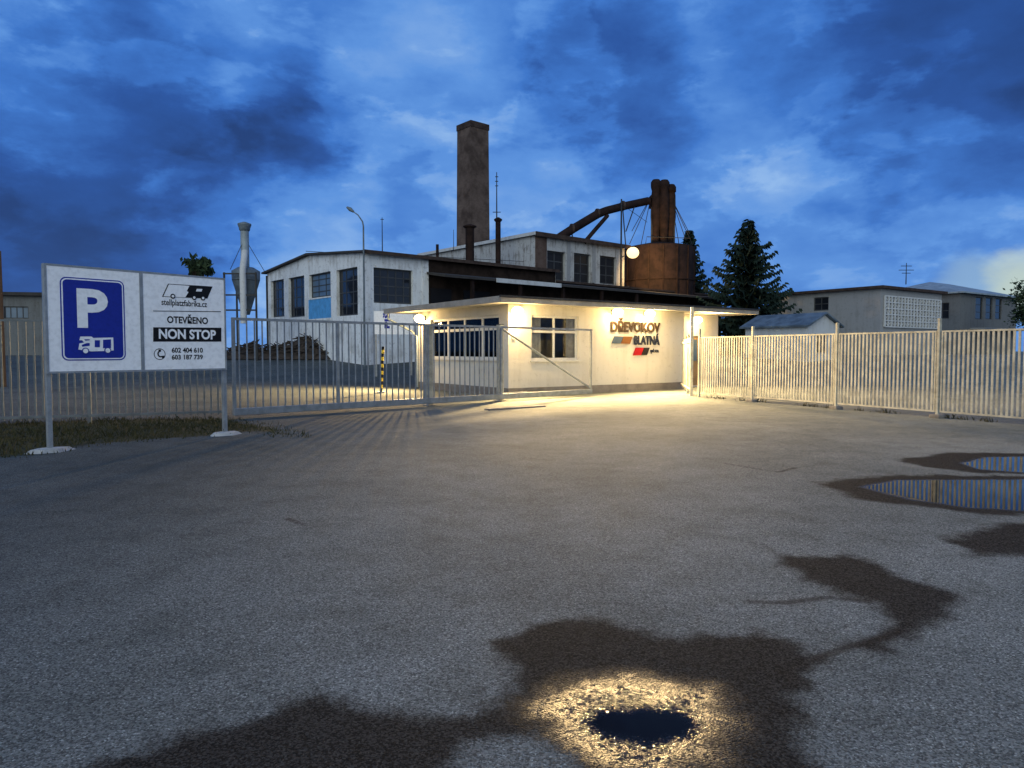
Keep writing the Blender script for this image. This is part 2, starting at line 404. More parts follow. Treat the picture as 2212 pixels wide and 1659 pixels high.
bp = N(nt, 'ShaderNodeBump', i_Distance=.010); L(nt, hgt, bp.inputs['Height']); L(nt, mth(nt, 'MULTIPLY', dry, .75), bp.inputs['Strength'])
# wet stones: each aggregate grain has its own facet
vf = N(nt, 'ShaderNodeTexVoronoi', i_Scale=52.0); L(nt, co, vf.inputs['Vector'])
fac = vmth(nt, 'MULTIPLY', vmth(nt, 'SUBTRACT', vf.outputs['Color'], (.5, .5, .5)), (1, 1, 0))
fac = vmth(nt, 'SCALE', fac, None, mth(nt, 'MULTIPLY', mth(nt, 'MULTIPLY', gl_, wm), mth(nt, 'MULTIPLY', dry, 1.15)))
L(nt, vmth(nt, 'NORMALIZE', vmth(nt, 'ADD', bp.outputs[0], fac)), b.inputs['Normal'])
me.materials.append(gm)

# grass blades (uncountable)
mb = MB()
def blade(x, y, z, h):
    a = random.uniform(0, 6.28); w = random.uniform(.006, .013); dx, dy = math.cos(a)*w, math.sin(a)*w
    lx, ly = random.gauss(0, .35)*h, random.gauss(0, .35)*h
    mb._add([(x-dx,y-dy,z),(x+dx,y+dy,z),(x+lx*.4,y+ly*.4,z+h*.6),(x+lx,y+ly,z+h)], [(0,1,2),(0,2,3)])
cand = np.column_stack([np.random.RandomState(3).uniform(-15,-3,60000), np.random.RandomState(4).uniform(9.5,19,60000)])
sd = sdf(cand, grass_poly)
for (x, y), d_ in zip(cand, sd):
    patch = .5+.5*math.sin(x*2.3+math.sin(y*1.7)*2)*math.sin(y*2.9+x)
    if d_ > -.3 and random.random() < (.12 if d_ < 0 else .35 if d_ < .15 else .35+.4*patch): blade(x, y, 0, random.uniform(.03, .09)*(2 if random.random() < .08 else 1))
for i in range(1100):     # weeds along the right hand fence foot
    s = random.uniform(.3, 13); x = 6.1+.434*s+random.gauss(.1,.07); y = 23.2-.9*s+random.gauss(.05,.07)
    if math.sin(s*3.1)+math.sin(s*7.7) > .2: blade(x, y, 0, random.uniform(.03, .14))
g = mb.build('grass', M['grass']); g['kind'] = 'stuff'; g['label'] = 'short rough grass under the fence by the parking sign'; g['category'] = 'grass'

# ------------------------------------------------------------------ parking sign
fr = Frame(-6.9, 10.5, 0, .633, .774)
sg = thing('parking_sign', 'white two-panel parking sign with blue P field on two grey posts', 'sign', fr)
LW = 2.82; ZB, ZT = 1.17, 2.80
for x, lab in ((.03, None), (2.80, None)):
    p = MB().box(x-.035, x+.035, .02, .09, 0, ZT).build('post', M['galv'], sg, .004)
    ft = MB(); n = 14; ring = [(.27*random.uniform(.8,1.15)*math.cos(2*math.pi*k/n)*1.15, .2*random.uniform(.8,1.15)*math.sin(2*math.pi*k/n)) for k in range(n)]
    ft._add([(x+a, .05+c_, 0) for a, c_ in ring] + [(x+a*.75, .05+c_*.75, .05) for a, c_ in ring] + [(x,.05,.06)],
            [(k,(k+1)%n,(k+1)%n+n,k+n) for k in range(n)] + [(k+n,(k+1)%n+n,2*n) for k in range(n)])
    ft.build('footing', M['concrete'], p)
mb = MB(); x0, xm0, xm1, x1 = 0, 1.345, 1.40, LW
mb.box(x0, x1, -.02, .02, ZT-.03, ZT); mb.box(x0, x1, -.02, .02, ZB, ZB+.03)
mb.box(x0, x0+.03, -.02, .02, ZB+.03, ZT-.03); mb.box(x1-.03, x1, -.02, .02, ZB+.03, ZT-.03); mb.box(xm0, xm1, -.02, .02, ZB+.03, ZT-.03)
mb.build('frame', M['galv'], sg)
pl = MB().box(x0+.03, xm0, -.014, .012, ZB+.03, ZT-.03).build('sign_panel', M['signwhite'], sg); pl['label'] = 'left panel with blue parking field'
pr = MB().box(xm1, x1-.03, -.014, .012, ZB+.03, ZT-.03).build('sign_panel', M['signwhite'], sg); pr['label'] = 'right panel with opening hours and phone numbers'
def rrect(a0, a1, z0, z1, r, k=6):
    out = []
    for cx, cz, t0 in ((a1-r, z1-r, 0), (a0+r, z1-r, 90), (a0+r, z0+r, 180), (a1-r, z0+r, 270)):
        for i in range(k+1):
            t = rad(t0 + 90*i/k); out.append((cx+r*math.cos(t), cz+r*math.sin(t)))
    return out
S = lambda u, v: fr.py(u, v)
bx0, bx1, bz0, bz1 = .2, 1.11, 1.36, 2.62
MB().prism(rrect(bx0, bx1, bz0, bz1, .09), -.018, -.013).build('blue_border', M['signblue'], pl)
MB().prism(rrect(bx0+.018, bx1-.018, bz0+.018, bz1-.018, .075), -.021, -.016).build('white_line', M['signwhite'], pl)
MB().prism(rrect(bx0+.036, bx1-.036, bz0+.036, bz1-.036, .06), -.024, -.019).build('blue_field', M['signblue'], pl)
text('P', 'letter', M['signwhite'], pl, .42, .86, 1.86, 2.46, -.027, bold=.035)
def spx(l): return [S(u, v) for u, v in l]
def poly(l, y, name, m, par): return MB().prism(spx(l), y-.003, y).build(name, m, par)
def disc(u, v, rx, y, name, m, par):
    cx, cz = S(u, v); q = MB(); q.prism([(cx+rx*math.cos(2*math.pi*k/18), cz+rx*math.sin(2*math.pi*k/18)) for k in range(18)], y-.003, y)
    return q.build(name, m, par)
poly([(168,755),(170,742),(180,740),(176,735),(170,735),(172,727),(196,727),(200,730),(243,729),(244,757),(232,758),(196,759),(186,758)], -.025, 'camper_pictogram', M['signwhite'], pl)
for l in ([(180,733),(192,733),(192,735),(183,736)], [(203,735),(214,735),(214,750),(203,750)], [(221,734),(238,733),(238,752),(221,752)], [(175,745),(186,741),(192,741),(192,747),(176,749)]): poly(l, -.028, 'camper_window', M['signblue'], pl)
for u, v in ((183,758),(231,757)): disc(u, v, .05, -.0315, 'wheel_gap', M['signblue'], pl); disc(u, v, .036, -.035, 'camper_wheel', M['signwhite'], pl)
# right panel
poly([(349,641),(362,613),(458,619),(447,645)], -.015, 'logo_outline', M['black'], pr)
poly([(352,640),(363.5,614.5),(408,617.5),(402,629),(406,631),(399,642.5)], -.019, 'logo_white_half', M['signwhite'], pr)
for u, v in ((372,640),(418,643),(437,644)): disc(u, v, .042, -.023, 'logo_wheel', M['black'], pr); disc(u, v, .022, -.027, 'logo_hub', M['signwhite'], pr)
poly([(424,624),(436,624.5),(434,630),(422,629.5)], -.019, 'logo_highlight', M['signwhite'], pr)
def tx(txt, name, m, u0, v0, u1, v1, y=-.017, bold=.01):
    a = S(u0, v1); b_ = S(u1, v0); return text(txt, name, m, pr, a[0], b_[0], a[1], b_[1], y, bold)
tx('stellplatzfabrika.cz', 'web_address', M['black'], 348, 651, 446, 663, bold=.015)
MB().prism(spx([(330,671),(476,672.5),(476,674),(330,672.5)]), -.018, -.013).build('divider_line', M['black'], pr)
tx('OTEVŘENO', 'opening_lettering', M['black'], 360, 681, 448, 698, bold=.03)
poly([(330,707),(477,708),(477,738),(330,738)], -.015, 'black_bar', M['black'], pr)
tx('NON STOP', 'bar_lettering', M['signwhite'], 342, 713, 465, 732, y=-.021, bold=.035)
tx('602 404 610', 'phone_number', M['black'], 370, 751, 437, 762, bold=.03)
tx('603 187 739', 'phone_number', M['black'], 370, 766, 437, 777, bold=.03)
cx, cz = S(344, 765)
mb = MB(); n = 28; ring = lambda r: [(cx+r*math.cos(2*math.pi*k/n), cz+r*math.sin(2*math.pi*k/n)) for k in range(n)]
a_, b2 = ring(.095), ring(.084)
mb._add([(p[0],-.0165,p[1]) for p in a_] + [(p[0],-.0165,p[1]) for p in b2], [(k,(k+1)%n,(k+1)%n+n,k+n) for k in range(n)])
arc = [(cx-.03+.055*math.cos(rad(t)), cz+.01+.06*math.sin(rad(t))) for t in range(120, 301, 30)]
arc2 = [(cx-.03+.032*math.cos(rad(t)), cz+.01+.037*math.sin(rad(t))) for t in range(120, 301, 30)]
arc = [(x+.045, z-.005) for x, z in arc]; arc2 = [(x+.045, z-.005) for x, z in arc2]
mb._add([(p[0],-.0165,p[1]) for p in arc+arc2], [(k,k+1,k+8,k+7) for k in range(6)])
for p in (arc[0], arc[-1]): mb.prism([(p[0]-.005,p[1]-.02),(p[0]+.035,p[1]-.015),(p[0]+.035,p[1]+.02),(p[0]-.005,p[1]+.02)], -.0185, -.0145)
mb.build('phone_icon', M['black'], pr)

# ------------------------------------------------------------------ fences and gate
def bars(x0, x1, sp, z0, z1, w, d, y=0):
    mb = MB(); n = max(1, round((x1-x0)/sp))
    for i in range(n):
        x = x0 + (i+.5)*(x1-x0)/n; mb.box(x-w/2, x+w/2, y-d/2, y+d/2, z0, z1)
    return mb
ff = Frame(6.1, 23.2, 0, .434, -.9)
fn = thing('boundary_fence', 'cream vertical-bar metal fence right of the gatehouse on concrete feet', 'fence', ff)
posts = [0.05, 2.4, 5.35, 8.06, 10.9, 13.8]
for i, x in enumerate(posts):
    p = MB().box(x-.028, x+.028, -.035, .035, 0, 2.24).build('post', M['fence'], fn, .004)
    if i: MB().box(x-.13, x+.13, -.12, .12, -.02, .08).build('concrete_foot', M['footconc'], p, .03)
for x0, x1 in zip(posts[:-1], posts[1:]):
    mb = bars(x0+.09, x1-.09, .104, .17, 1.925, .045, .022)
    mb.box(x0+.06, x1-.06, -.018, .018, 1.927, 1.965); mb.box(x0+.06, x1-.06, -.018, .018, .13, .168)
    mb.box(x0+.06, x0+.09, -.017, .017, .17, 1.925); mb.box(x1-.09, x1-.06, -.017, .017, .17, 1.925)
    for z in (.4, 1.7): mb.box(x0+.029, x0+.058, -.012, .012, z, z+.04); mb.box(x1-.058, x1-.029, -.012, .012, z, z+.04)
    mb.build('bar_panel', M['fence'], fn)
# side gate between tall post and gatehouse corner
wf = Frame(6.02, 23.75, 0, .16, .987)
wg = thing('side_gate', 'narrow barred pedestrian gate with tall post beside the gatehouse corner', 'gate', wf)
MB().box(-.05, .05, -.05, .05, 0, 2.98).build('tall_post', M['fence'], wg, .005)
MB().box(1.32, 1.40, -.04, .04, 0, 2.1).build('post', M['fence'], wg)
mb = bars(.12, 1.28, .12, .12, 1.98, .03, .03); mb.box(.1, 1.3, .016, .05, .2, .25); mb.box(.1, 1.3, .016, .05, 1.8, 1.85); lf = mb.build('gate_leaf', M['fence'], wg)
MB().box(.12, .22, -.05, -.016, 1.0, 1.15).build('lock_box', M['darkmetal'], lf)
mb = bars(1.45, 4.2, .13, .1, 1.95, .04, .022); mb.box(1.42, 4.2, .012, .05, .2, .25); mb.box(1.42, 4.2, .012, .05, 1.8, 1.85); mb.build('bar_panel', M['fence'], wg)
# left fence
lf_ = Frame(-6.4, 15.7, 0, -.93, -.37)
lfn = thing('bar_fence', 'grey vertical-bar fence behind the parking sign above the grass', 'fence', lf_)
lp = [0, 2.6, 5.2, 7.8, 10.4]
for x in lp: MB().box(x-.035, x+.035, -.035, .035, 0, 2.2).build('post', M['barsteel'], lfn)
for x0, x1 in zip(lp[:-1], lp[1:]):
    mb = bars(x0+.05, x1-.05, .14, .1, 2.1, .034, .03); mb.box(x0+.037, x1-.037, .017, .05, .14, .19); mb.box(x0+.037, x1-.037, -.02, .016, 2.1, 2.14); mb.build('bar_panel', M['barsteel'], lfn)
# sliding gate
gf = Frame(-6.2, 15.7, 0, .732, .681)
gt = thing('sliding_gate', 'long grey cantilever sliding gate with bars and braced open tail', 'gate', gf)
MB().box(0, 12.15, -.05, .05, .07, .23).build('bottom_beam', M['gatesteel'], gt, .01)
MB().box(0, 12.15, -.03, .03, 2.19, 2.25).build('top_rail', M['gatesteel'], gt)
for x in (.035, 2.6, 5.23, 8.03, 12.1): MB().box(x-.035, x+.035, -.028, .028, .23, 2.19).build('upright', M['gatesteel'], gt)
for x0, x1 in ((.07, 2.565), (2.635, 5.195), (5.265, 7.995)):
    bars(x0, x1, .178, .23, 2.19, .026, .026).build('bar_panel', M['gatesteel'], gt)
MB().tube([(8.1, 0, 2.15), (12.05, 0, .28)], .035, 8).build('brace', M['gatesteel'], gt)
MB().box(8.05, 9.1, -.02, .02, .24, .26).build('tail_plate', M['gatesteel'], gt)
for s, y, h, lab, w in ((5.55, .22, 2.2, 'lit square gate guide post in front of the gatehouse left wall', .07), (8.2, .24, 2.3, 'square gate guide post in front of the gatehouse corner', .08)):
    f2 = Frame(*(gf.o + gf.e1*s + gf.e2*y)[:3], .732, .681)
    t = thing('gate_post', lab, 'post', f2)
    MB().box(-w, w, -w, w, 0, h).build('post_tube', M['fence'], t, .005); MB().box(-w-.01, w+.01, -w-.01, w+.01, h, h+.02).build('post_cap', M['darkmetal'], t)
    MB().box(-w-.06, w+.06, -w-.06, w+.06, 0, .025).build('base_plate', M['concrete'], t)
f2 = Frame(*G(1050, 886)[:3], .78, .62)
t = MB().box(0, 1.9, -.15, .1, -.02, .04).build('concrete_slab', M['footconc'], None, .02); t.location = f2.o; t.rotation_euler = (0,0,f2.rz)
t['label'] = 'pale concrete slab lying under the tail of the sliding gate'; t['category'] = 'slab'
# striped pole
pb = G(823, 849); sp = thing('striped_pole', 'slim yellow and black striped marker pole inside the gate', 'pole', loc=pb)
for k in range(13):
    z0 = .05+k*.125; c0 = Vector((.02*k/3, 0, z0)); c1 = Vector((.02*(k+1)/3, 0, z0+.125))
    MB().tube([c0, c1], .05, 10).build('pole_band', M['yellow'] if k % 2 else M['black'], sp)
MB().box(-.14, .14, -.14, .14, 0, .05).build('base_plate', M['concrete'], sp)

# ------------------------------------------------------------------ gatehouse
gh = Frame(-.12, 23.4, 0, .82, .572)
hs = thing('gatehouse', 'low white flat-roofed gatehouse lit by warm lamps under its eaves', 'building', gh)
ZW = 3.06; RX = 11.9
w1 = R(gh, 'y', 0, 1148, 682, 1250, 778); w2 = R(gh, 'x', 0, 1078, 686, 930, 775)
door = (9.75, 10.65, .05, 2.15)
FP, LP, RP = ('y', 0, 1), ('x', 0, 1), ('y', 1.0, 1)
mb = MB()
mb.facade(FP, 0, 8.5, 0, ZW, [w1], .16); mb.facade(LP, 0, 6.4, 0, ZW, [w2], .16)
mb.facade(('y', 6.4, -1), 0, RX-.1, 0, ZW, [], .1); mb.facade(('x', 8.5, -1), 0, 1.0, 0, ZW, [], .1)
mb.facade(RP, 8.5, RX-.1, 0, ZW, [door], .12); mb.facade(('x', RX-.1, -1), 1.0, 6.4, 0, ZW, [], .1)
wl = mb.build('wall', M['plaster'], hs)
mb = MB().box(-.025, 8.52, -.025, -.003, 0, .28); mb.box(-.025, -.003, -.003, 6.42, 0, .28); mb.build('plinth', M['plinth'], hs)
MB().box(.4, 8.2, 2.6, 2.7, .02, ZW-.05).build('inner_wall', M['room'], hs)
rf = MB().box(-.9, RX, -.9, 7.6, ZW+.003, ZW+.09).build('roof_soffit', M['soffit'], hs)
mb = MB().box(-.94, RX+.04, -.96, -.903, ZW-.03, ZW+.17); mb.box(-.96, -.903, -.903, 7.6, ZW-.03, ZW+.17); mb.box(RX+.003, RX+.04, -.903, 7.6, ZW-.03, ZW+.17); mb.build('fascia', M['fascia'], hs)
MB().box(-.9, RX, -.9, 7.6, ZW+.095, ZW+.15).build('roof', M['roofdark'], hs)
MB().box(-1.0, RX+.06, -1.0, -.962, ZW+.12, ZW+.19).build('gutter', M['darkmetal'], hs)
zb1 = [w1[3]-.36*(w1[3]-w1[2])]
window(hs, FP, *w1, 2, 1, .16, M['frame'], M['glass'], .08, .08, M['frame'], 'cross window with dark panes on the front wall', zb1)
window(hs, LP, *w2, 4, 1, .16, M['frame'], M['glass'], .08, .1, M['frame'], 'four-light window on the left wall', [w2[3]-.3*(w2[3]-w2[2])])
def curtain(plane, a0, a1, z0, z1, t):
    mb = MB(); n = 40
    for i in range(n):
        p, q = a0+(a1-a0)*i/n, a0+(a1-a0)*(i+1)/n; tp, tq = t+.03*math.sin(i*1.9), t+.03*math.sin((i+1)*1.9)
        mb.quad(mb.pm(plane,p,tp,z0), mb.pm(plane,q,tq,z0), mb.pm(plane,q,tq,z1), mb.pm(plane,p,tp,z1))
    return mb.build('curtain', M['curtain'], hs)
curtain(FP, w1[0], w1[0]+.55, w1[2]-.1, w1[3]+.05, .22); curtain(FP, w1[1]-.4, w1[1], w1[2]-.1, w1[3]+.05, .22)
wd = w2[1]-w2[0]
for a_, b_ in ((.0, .4), (.46, .74), (.8, 1.0)): curtain(LP, w2[0]+wd*a_, w2[0]+wd*b_, w2[2]-.1, w2[3]+.05, .22)
d_ = MB().pbox(RP, door[0], door[1], .06, .11, door[2], door[3]).build('door', M['door'], hs)
MB().pbox(RP, door[0]+.15, door[1]-.15, .045, .058, 1.1, 2.0).build('door_glass', M['glassb'], d_)
MB().pbox(RP, door[1]-.12, door[1]-.07, .0, .055, 1.0, 1.14).build('handle', M['galv'], d_)
MB().tube([(-.85, 7.4, ZW-.03), (-.85, 7.4, ZW-.25), (-.12, 6.7, ZW-.75), (-.07, 6.36, ZW-1.0), (-.07, 6.36, .05)], .045, 8).build('downpipe', M['lightgrey'], hs)
MB().box(.12, .26, -.06, -.004, 1.9, 2.0).build('junction_box', M['frame'], hs)
# lettering
wsn = thing('wall_lettering', 'raised brown company lettering with coloured slanted marks on gatehouse wall', 'sign', gh)
Q = lambda u, v: gh.py(u, v)
def wtx(t_, nm, m, u0, v0, u1, v1, bold=.02):
    a = Q(u0, (v0+v1)/2); b_ = Q(u1, (v0+v1)/2); zc0 = (Q(u0, v1)[1]+Q(u1, v1)[1])/2; zc1 = (Q(u0, v0)[1]+Q(u1, v0)[1])/2
    return text(t_, nm, m, wsn, a[0], b_[0], zc0, zc1, -.05, bold, .015)
wtx('DŘEVOKOV', 'letter_row', M['letterbrown'], 1318, 688, 1424, 718, .035)
wtx('BLATNÁ', 'letter_row', M['letternavy'], 1368, 720, 1423, 745, .035)
wtx('spol. s r.o.', 'letter_row', M['letternavy'], 1403, 753, 1421, 764, .03)
for (a, b_, c_, e), m, nm in ((((1319,742),(1325,726),(1344,727),(1338,742)), 'markblue', 'slanted_mark'), (((1339,742),(1345,727),(1364,727),(1358,743)), 'markorange', 'slanted_mark'),
                         (((1365,768),(1371,751),(1388,751),(1382,767)), 'markred', 'slanted_mark'), (((1383,767),(1389,751),(1401,751),(1395,767)), 'black', 'slanted_mark')):
    MB().prism([Q(*a), Q(*b_), Q(*c_), Q(*e)], -.07, -.04).build(nm, M[m], wsn)
# lamps
def local(fr_, x, y, z): return fr_.o + fr_.e1*x + fr_.e2*y + Vector((0, 0, z))
lamp = None
def uv_sphere(mb, c, r, n=16, k=10, sz=1.0):
    prof = [(max(.001, r*math.sin(math.pi*i/k)), c[2]-r*sz*math.cos(math.pi*i/k)) for i in range(k+1)]
    mb.tube2([(c[0], c[1])], prof, n)
for x, y, zl, rz, lab, kp, kb in ((-.003, 5.8, 2.8, -math.pi/2, 'lit wall lamp at the far left end of the gatehouse eaves', 1.5, 1.8), (.18, -.003, 2.82, 0, 'lit wall lamp at the near corner of the gatehouse', 1.5, 1.3),
                      (4.65, -.003, 2.92, 0, 'lit wall lamp above the left letters of the wall lettering', 1.0, .95), (6.3, -.003, 2.92, 0, 'lit wall lamp above the right end of the wall lettering', 1.0, .85),
                      (10.15, .997, 2.82, 0, 'lit wall lamp over the entrance door under the canopy', .8, .6)):
    p = local(gh, x, y, zl)
    if lamp is None:
        lamp = root = thing('wall_lamp', lab, 'lamp', loc=p, rz=gh.rz+rz, group='lamps under the gatehouse eaves')
        mb = MB().box(-.07, .07, -.03, 0, -.08, .1); mb.tube([(0,-.03,.06),(0,-.2,.09)], .02, 8); mb.build('bracket', M['darkmetal'], lamp)
        mb = MB(); uv_sphere(mb, (0, -.26, 0), .21, sz=.75); mb.build('globe', M['lamp'], lamp)
        li = bpy.data.lights.new('lamp_light', 'POINT'); li.energy = 110; li.color = (1, .66, .27); li.shadow_soft_size = .08
        lo = bpy.data.objects.new('lamp_light', li); COL.objects.link(lo); lo.parent = lamp; lo.location = (0, -.42, -.22)
        li = bpy.data.lights.new('lamp_beam', 'SPOT'); li.energy = 5600; li.color = (1, .68, .30); li.shadow_soft_size = .1; li.spot_size = rad(150); li.spot_blend = .9
        lo = bpy.data.objects.new('lamp_beam', li); COL.objects.link(lo); lo.parent = lamp; lo.location = (0, -.54, -.2); lo.rotation_euler = (rad(-67), 0, 0)
        first = (kp, kb)
    else:
        root = dup(lamp, p, gh.rz+rz, lab)
        for ch_ in root.children:
            if ch_.type == 'LIGHT':
                ch_.data = ch_.data.copy(); ch_.data.energy *= kp if ch_.data.type == 'POINT' else kb
for ch_ in lamp.children:
    if ch_.type == 'LIGHT': ch_.data.energy *= first[0] if ch_.data.type == 'POINT' else first[1]

# ------------------------------------------------------------------ factory hall
ha = Frame(-8.67, 42, 0.9, .76, .65); BZ = .9
EV = 7.3-BZ; RG = 7.9-BZ; HL, HD = 15.6, 14.8
hall = thing('factory_hall', 'long white industrial hall with low gable and tall dark windows', 'building', ha)
gw = [R(ha, 'x', 0, 613, 605, 586, 685), R(ha, 'x', 0, 657, 598, 624, 685), R(ha, 'x', 0, 714, 590, 668, 642), R(ha, 'x', 0, 772, 580, 728, 682)]
dr = R(ha, 'x', 0, 715, 645, 666, 688)
fw_ = R(ha, 'y', 0, 807, 581, 892, 656)
GPn, FPn = ('x', 0, 1), ('y', 0, 1)
mb = MB(); mb.facade(GPn, 0, HD, -.8, EV, gw+[dr], .25)
mb.quad((0, 0, EV), (0, HD, EV), (0, HD/2, RG)); mb.facade(FPn, 0, 4.1, -.8, EV, [fw_], .25)
mb.facade(('y', HD, -1), 0, HL, -.8, EV, [], .1); mb.facade(('x', HL, -1), 0, HD, -.8, EV, [], .1); mb.quad((HL, 0, EV), (HL, HD, EV), (HL, HD/2, RG))
mb.build('wall', M['oldwall'], hall)
for w, gm2 in zip(gw, ('glassd', 'glassd', 'glassb', 'glassd')): window(hall, GPn, *w, 3, 4, .25, M['framedark'], M[gm2], .1, .07)
window(hall, FPn, *fw_, 5, 4, .25, M['framedark'], M['glassd'], .1, .07, label='wide window on the long side of the hall')
MB().pbox(GPn, dr[0], dr[1], .03, .1, dr[2], dr[3]).build('blue_panel', M['bluepanel'], hall)
MB().pbox(FPn, 4.1, 37, 0.0, .2, -.8, 5.3).build('shed_wall', M['shed'], hall)
MB().pbox(FPn, 4.1, HL, .02, .2, 5.303, EV).build('wall_band', M['shed'], hall)
for x in (-.12, 4.0): MB().box(x+.0, x+.45, -.06, -.003, -.8, EV-.05).build('pilaster', M['oldwall'], hall)
mb = MB(); mb.prismx([(-.4, EV-.02), (HD/2, RG+.0), (HD+.4, EV-.02), (HD+.4, EV+.1), (HD/2, RG+.13), (-.4, EV+.1)], -.3, HL); mb.build('roof', M['roofdark'], hall)
mb = MB(); mb.prismx([(-.45, EV-.08), (-.403, EV-.08), (-.403, EV+.13), (-.45, EV+.13)], -.34, HL); mb.build('roof_edge', M['rustedge'], hall)
MB().prismx([(-2.2, 5.1), (0, 5.45), (0, 5.6), (-2.2, 5.25)], 4.3, 37).build('canopy', M['roofdark'], hall)
MB().box(8.2, 14, -2.26, -2.205, 5.02, 5.3).build('canopy_fascia', M['white'], hall)
for x in (6.5, 10.5, 14.5, 18.5, 22.5): MB().box(x-.1, x+.1, -2.0, -1.8, -.8, 5.1).build('canopy_post', M['rust'], hall)
for x0, x1 in ((4.6, 6.2), (7.2, 9.4)): MB().box(x0, x1, -.06, -.004, -.3, 4.6).build('dark_doorway', M['black'], hall)
mb = MB().box(HL+.01, 37, .21, 2.3, -.8, 5.62); mb.build('lean_to', M['shed'], hall)
MB().box(HL+.01, 37.3, -.3, 2.3, 5.63, 5.78).build('lean_to_roof', M['rustedge'], hall)
for k in range(5): MB().tube([(16.5+k*4.2, 1.0, 5.78), (16.5+k*4.2, 1.0, 6.0)], .1, 8).build('roof_vent', M['darkmetal'], hall)
MB().tube([(-.3,HD/2,RG+.25),(3,6,RG+.2),(8,4.5,RG+.3),(HL,3.5,RG+.5)], .02, 5).build('roof_cable', M['darkmetal'], hall)

# workshop B
wb = Frame(1.73, 54, 0.9, .76, .65); TZ = 10.3-BZ
ws = thing('workshop_building', 'weathered two-storey workshop with rusty roof edge rising behind the hall', 'building', wb)
ow = [R(wb, 'y', 0, 1182, 543, 1221, 606), R(wb, 'y', 0, 1240, 548, 1276, 612), R(wb, 'y', 0, 1296, 554, 1331, 614)]
mb = MB(); mb.facade(('x', 0, 1), 0, 15.6, -.8, TZ, [], .2); mb.facade(('y', 0, 1), 0, 10.3, -.8, TZ, ow, .3)
mb.facade(('x', 10.3, -1), 0, 15.6, -.8, TZ, [], .2); mb.facade(('y', 15.6, -1), 0, 10.3, -.8, TZ, [], .2); mb.build('wall', M['oldwall2'], ws)
for w in ow: window(ws, ('y', 0, 1), *w, 2, 3, .3, M['framedark'], M['glassdull'], .12, .08)
MB().box(.03, 1.2, -.05, -.004, 4.8, TZ-.1).build('brick_pilaster', M['brickwall'], ws)
MB().box(-.2, 10.6, -.35, 15.8, TZ+.003, TZ+.16).build('roof', M['roofdark'], ws)
MB().box(-.25, 10.65, -.42, -.355, TZ-.12, TZ+.2).build('roof_edge', M['rustedge'], ws)
MB().box(-.26, -.205, -.353, 15.8, TZ-.05, TZ+.2).build('roof_edge', M['white'], ws)
for x in (ow[0][1]+.35, ow[1][1]+.35): MB().box(x-.2, x+.2, -.04, -.004, 5.6, TZ-.15).build('pilaster', M['blockwall'], ws)

# chimney
cp = D(1022, 530, 63); cz0 = 10.5
ch = thing('factory_chimney', 'tall square dark brick chimney above the workshop roof', 'chimney', loc=(cp.x, cp.y, cz0), rz=ha.rz)
ct = D(1022, 268, 63).z - cz0
mb = MB(); a, bq = 1.04, .98
mb._add([(-a,-a,0),(a,-a,0),(a,a,0),(-a,a,0),(-bq,-bq,ct-.6),(bq,-bq,ct-.6),(bq,bq,ct-.6),(-bq,bq,ct-.6)], [(0,1,5,4),(1,2,6,5),(2,3,7,6),(3,0,4,7),(4,5,6,7)]); mb.build('shaft', M['brickdark'], ch)
MB().box(-1.03, 1.03, -1.03, 1.03, ct-.597, ct-.1).build('cap_band', M['rustedge'], ch); MB().box(-.8, .8, -.8, .8, ct-.097, ct).build('flue_top', M['black'], ch)
# flue pipes
def flue(u, v0, v1, Y, r, cap, lab):
    b0 = D(u, v1, Y); h = D(u, v0, Y).z - b0.z
    t = thing('flue_pipe', lab, 'flue', loc=b0)
    MB().tube([(0,0,-.3),(0,0,h)], r, 14).build('pipe', M['rust'], t)
    if cap: MB().tube2([(0,0)], [(r*1.05,h*.93),(r*1.55,h*.96),(r*1.55,h*.985),(r*.5,h+.08)], 14).build('rain_cap', M['rust'], t)
    return t
flue(1015, 487, 574, 52, .32, True, 'short thick rusty flue with flared cap in front of the brick chimney')
flue(1076, 472, 576, 54, .2, True, 'slender rusty flue topped by an aerial right of the chimney')
flue(945, 528, 586, 48, .1, False, 'thin dark vent pipe on the hall roof left of the chimney')
def mast(u, v0, v1, Y, r, lab, arms=()):
    b0 = D(u, v1, Y); h = D(u, v0, Y).z - b0.z
    t = thing('antenna_mast', lab, 'antenna', loc=b0); MB().tube([(0,0,-.1),(0,0,h)], [r, r*.6], 8).build('pole', M['darkmetal'], t)
    for fz, w in arms: MB().tube([(-w,0,h*fz),(w,0,h*fz)], r*.6, 6).build('cross_arm', M['darkmetal'], t)
mast(1073, 372, 470, 54, .05, 'tall thin aerial standing on the slender rusty flue', ((.9,.12),(.8,.12),(.7,.12),(.12,.3)))
mast(826, 470, 550, 43, .035, 'thin aerial on the hall roof near the curved street lamp', ((.95,.1),))
mast(980, 496, 540, 60, .03, 'short thin rod aerial beside the foot of the brick chimney')
mast(1957, 568, 612, 66, .05, 'television aerial with cross bars on the right house roof', ((.85,.5),(.65,.7),(.5,.4)))

# street lamp
b0 = D(787, 700, 41.2); b0.z = gz(41.2); top = D(785, 488, 41.2).z - b0.z; kx = 41.2/F
t = thing('street_lamp', 'tall curved grey street lamp at the corner of the hall, unlit', 'street lamp', loc=b0)
MB().tube([(0,0,0),(0,0,top*.6),(0,0,top),(-.05,0,top+.25),(-.3,0,top+.62),(-.62,0,top+.85)], [.07,.055,.045,.04,.035,.03], 10).build('pole', M['hopper'], t)
MB().tube([(-.55,0,top+.8),(-.75,0,top+.95),(-.95,0,top+1.08)], [.06,.12,.05], 10).build('lamp_head', M['hopper'], t)

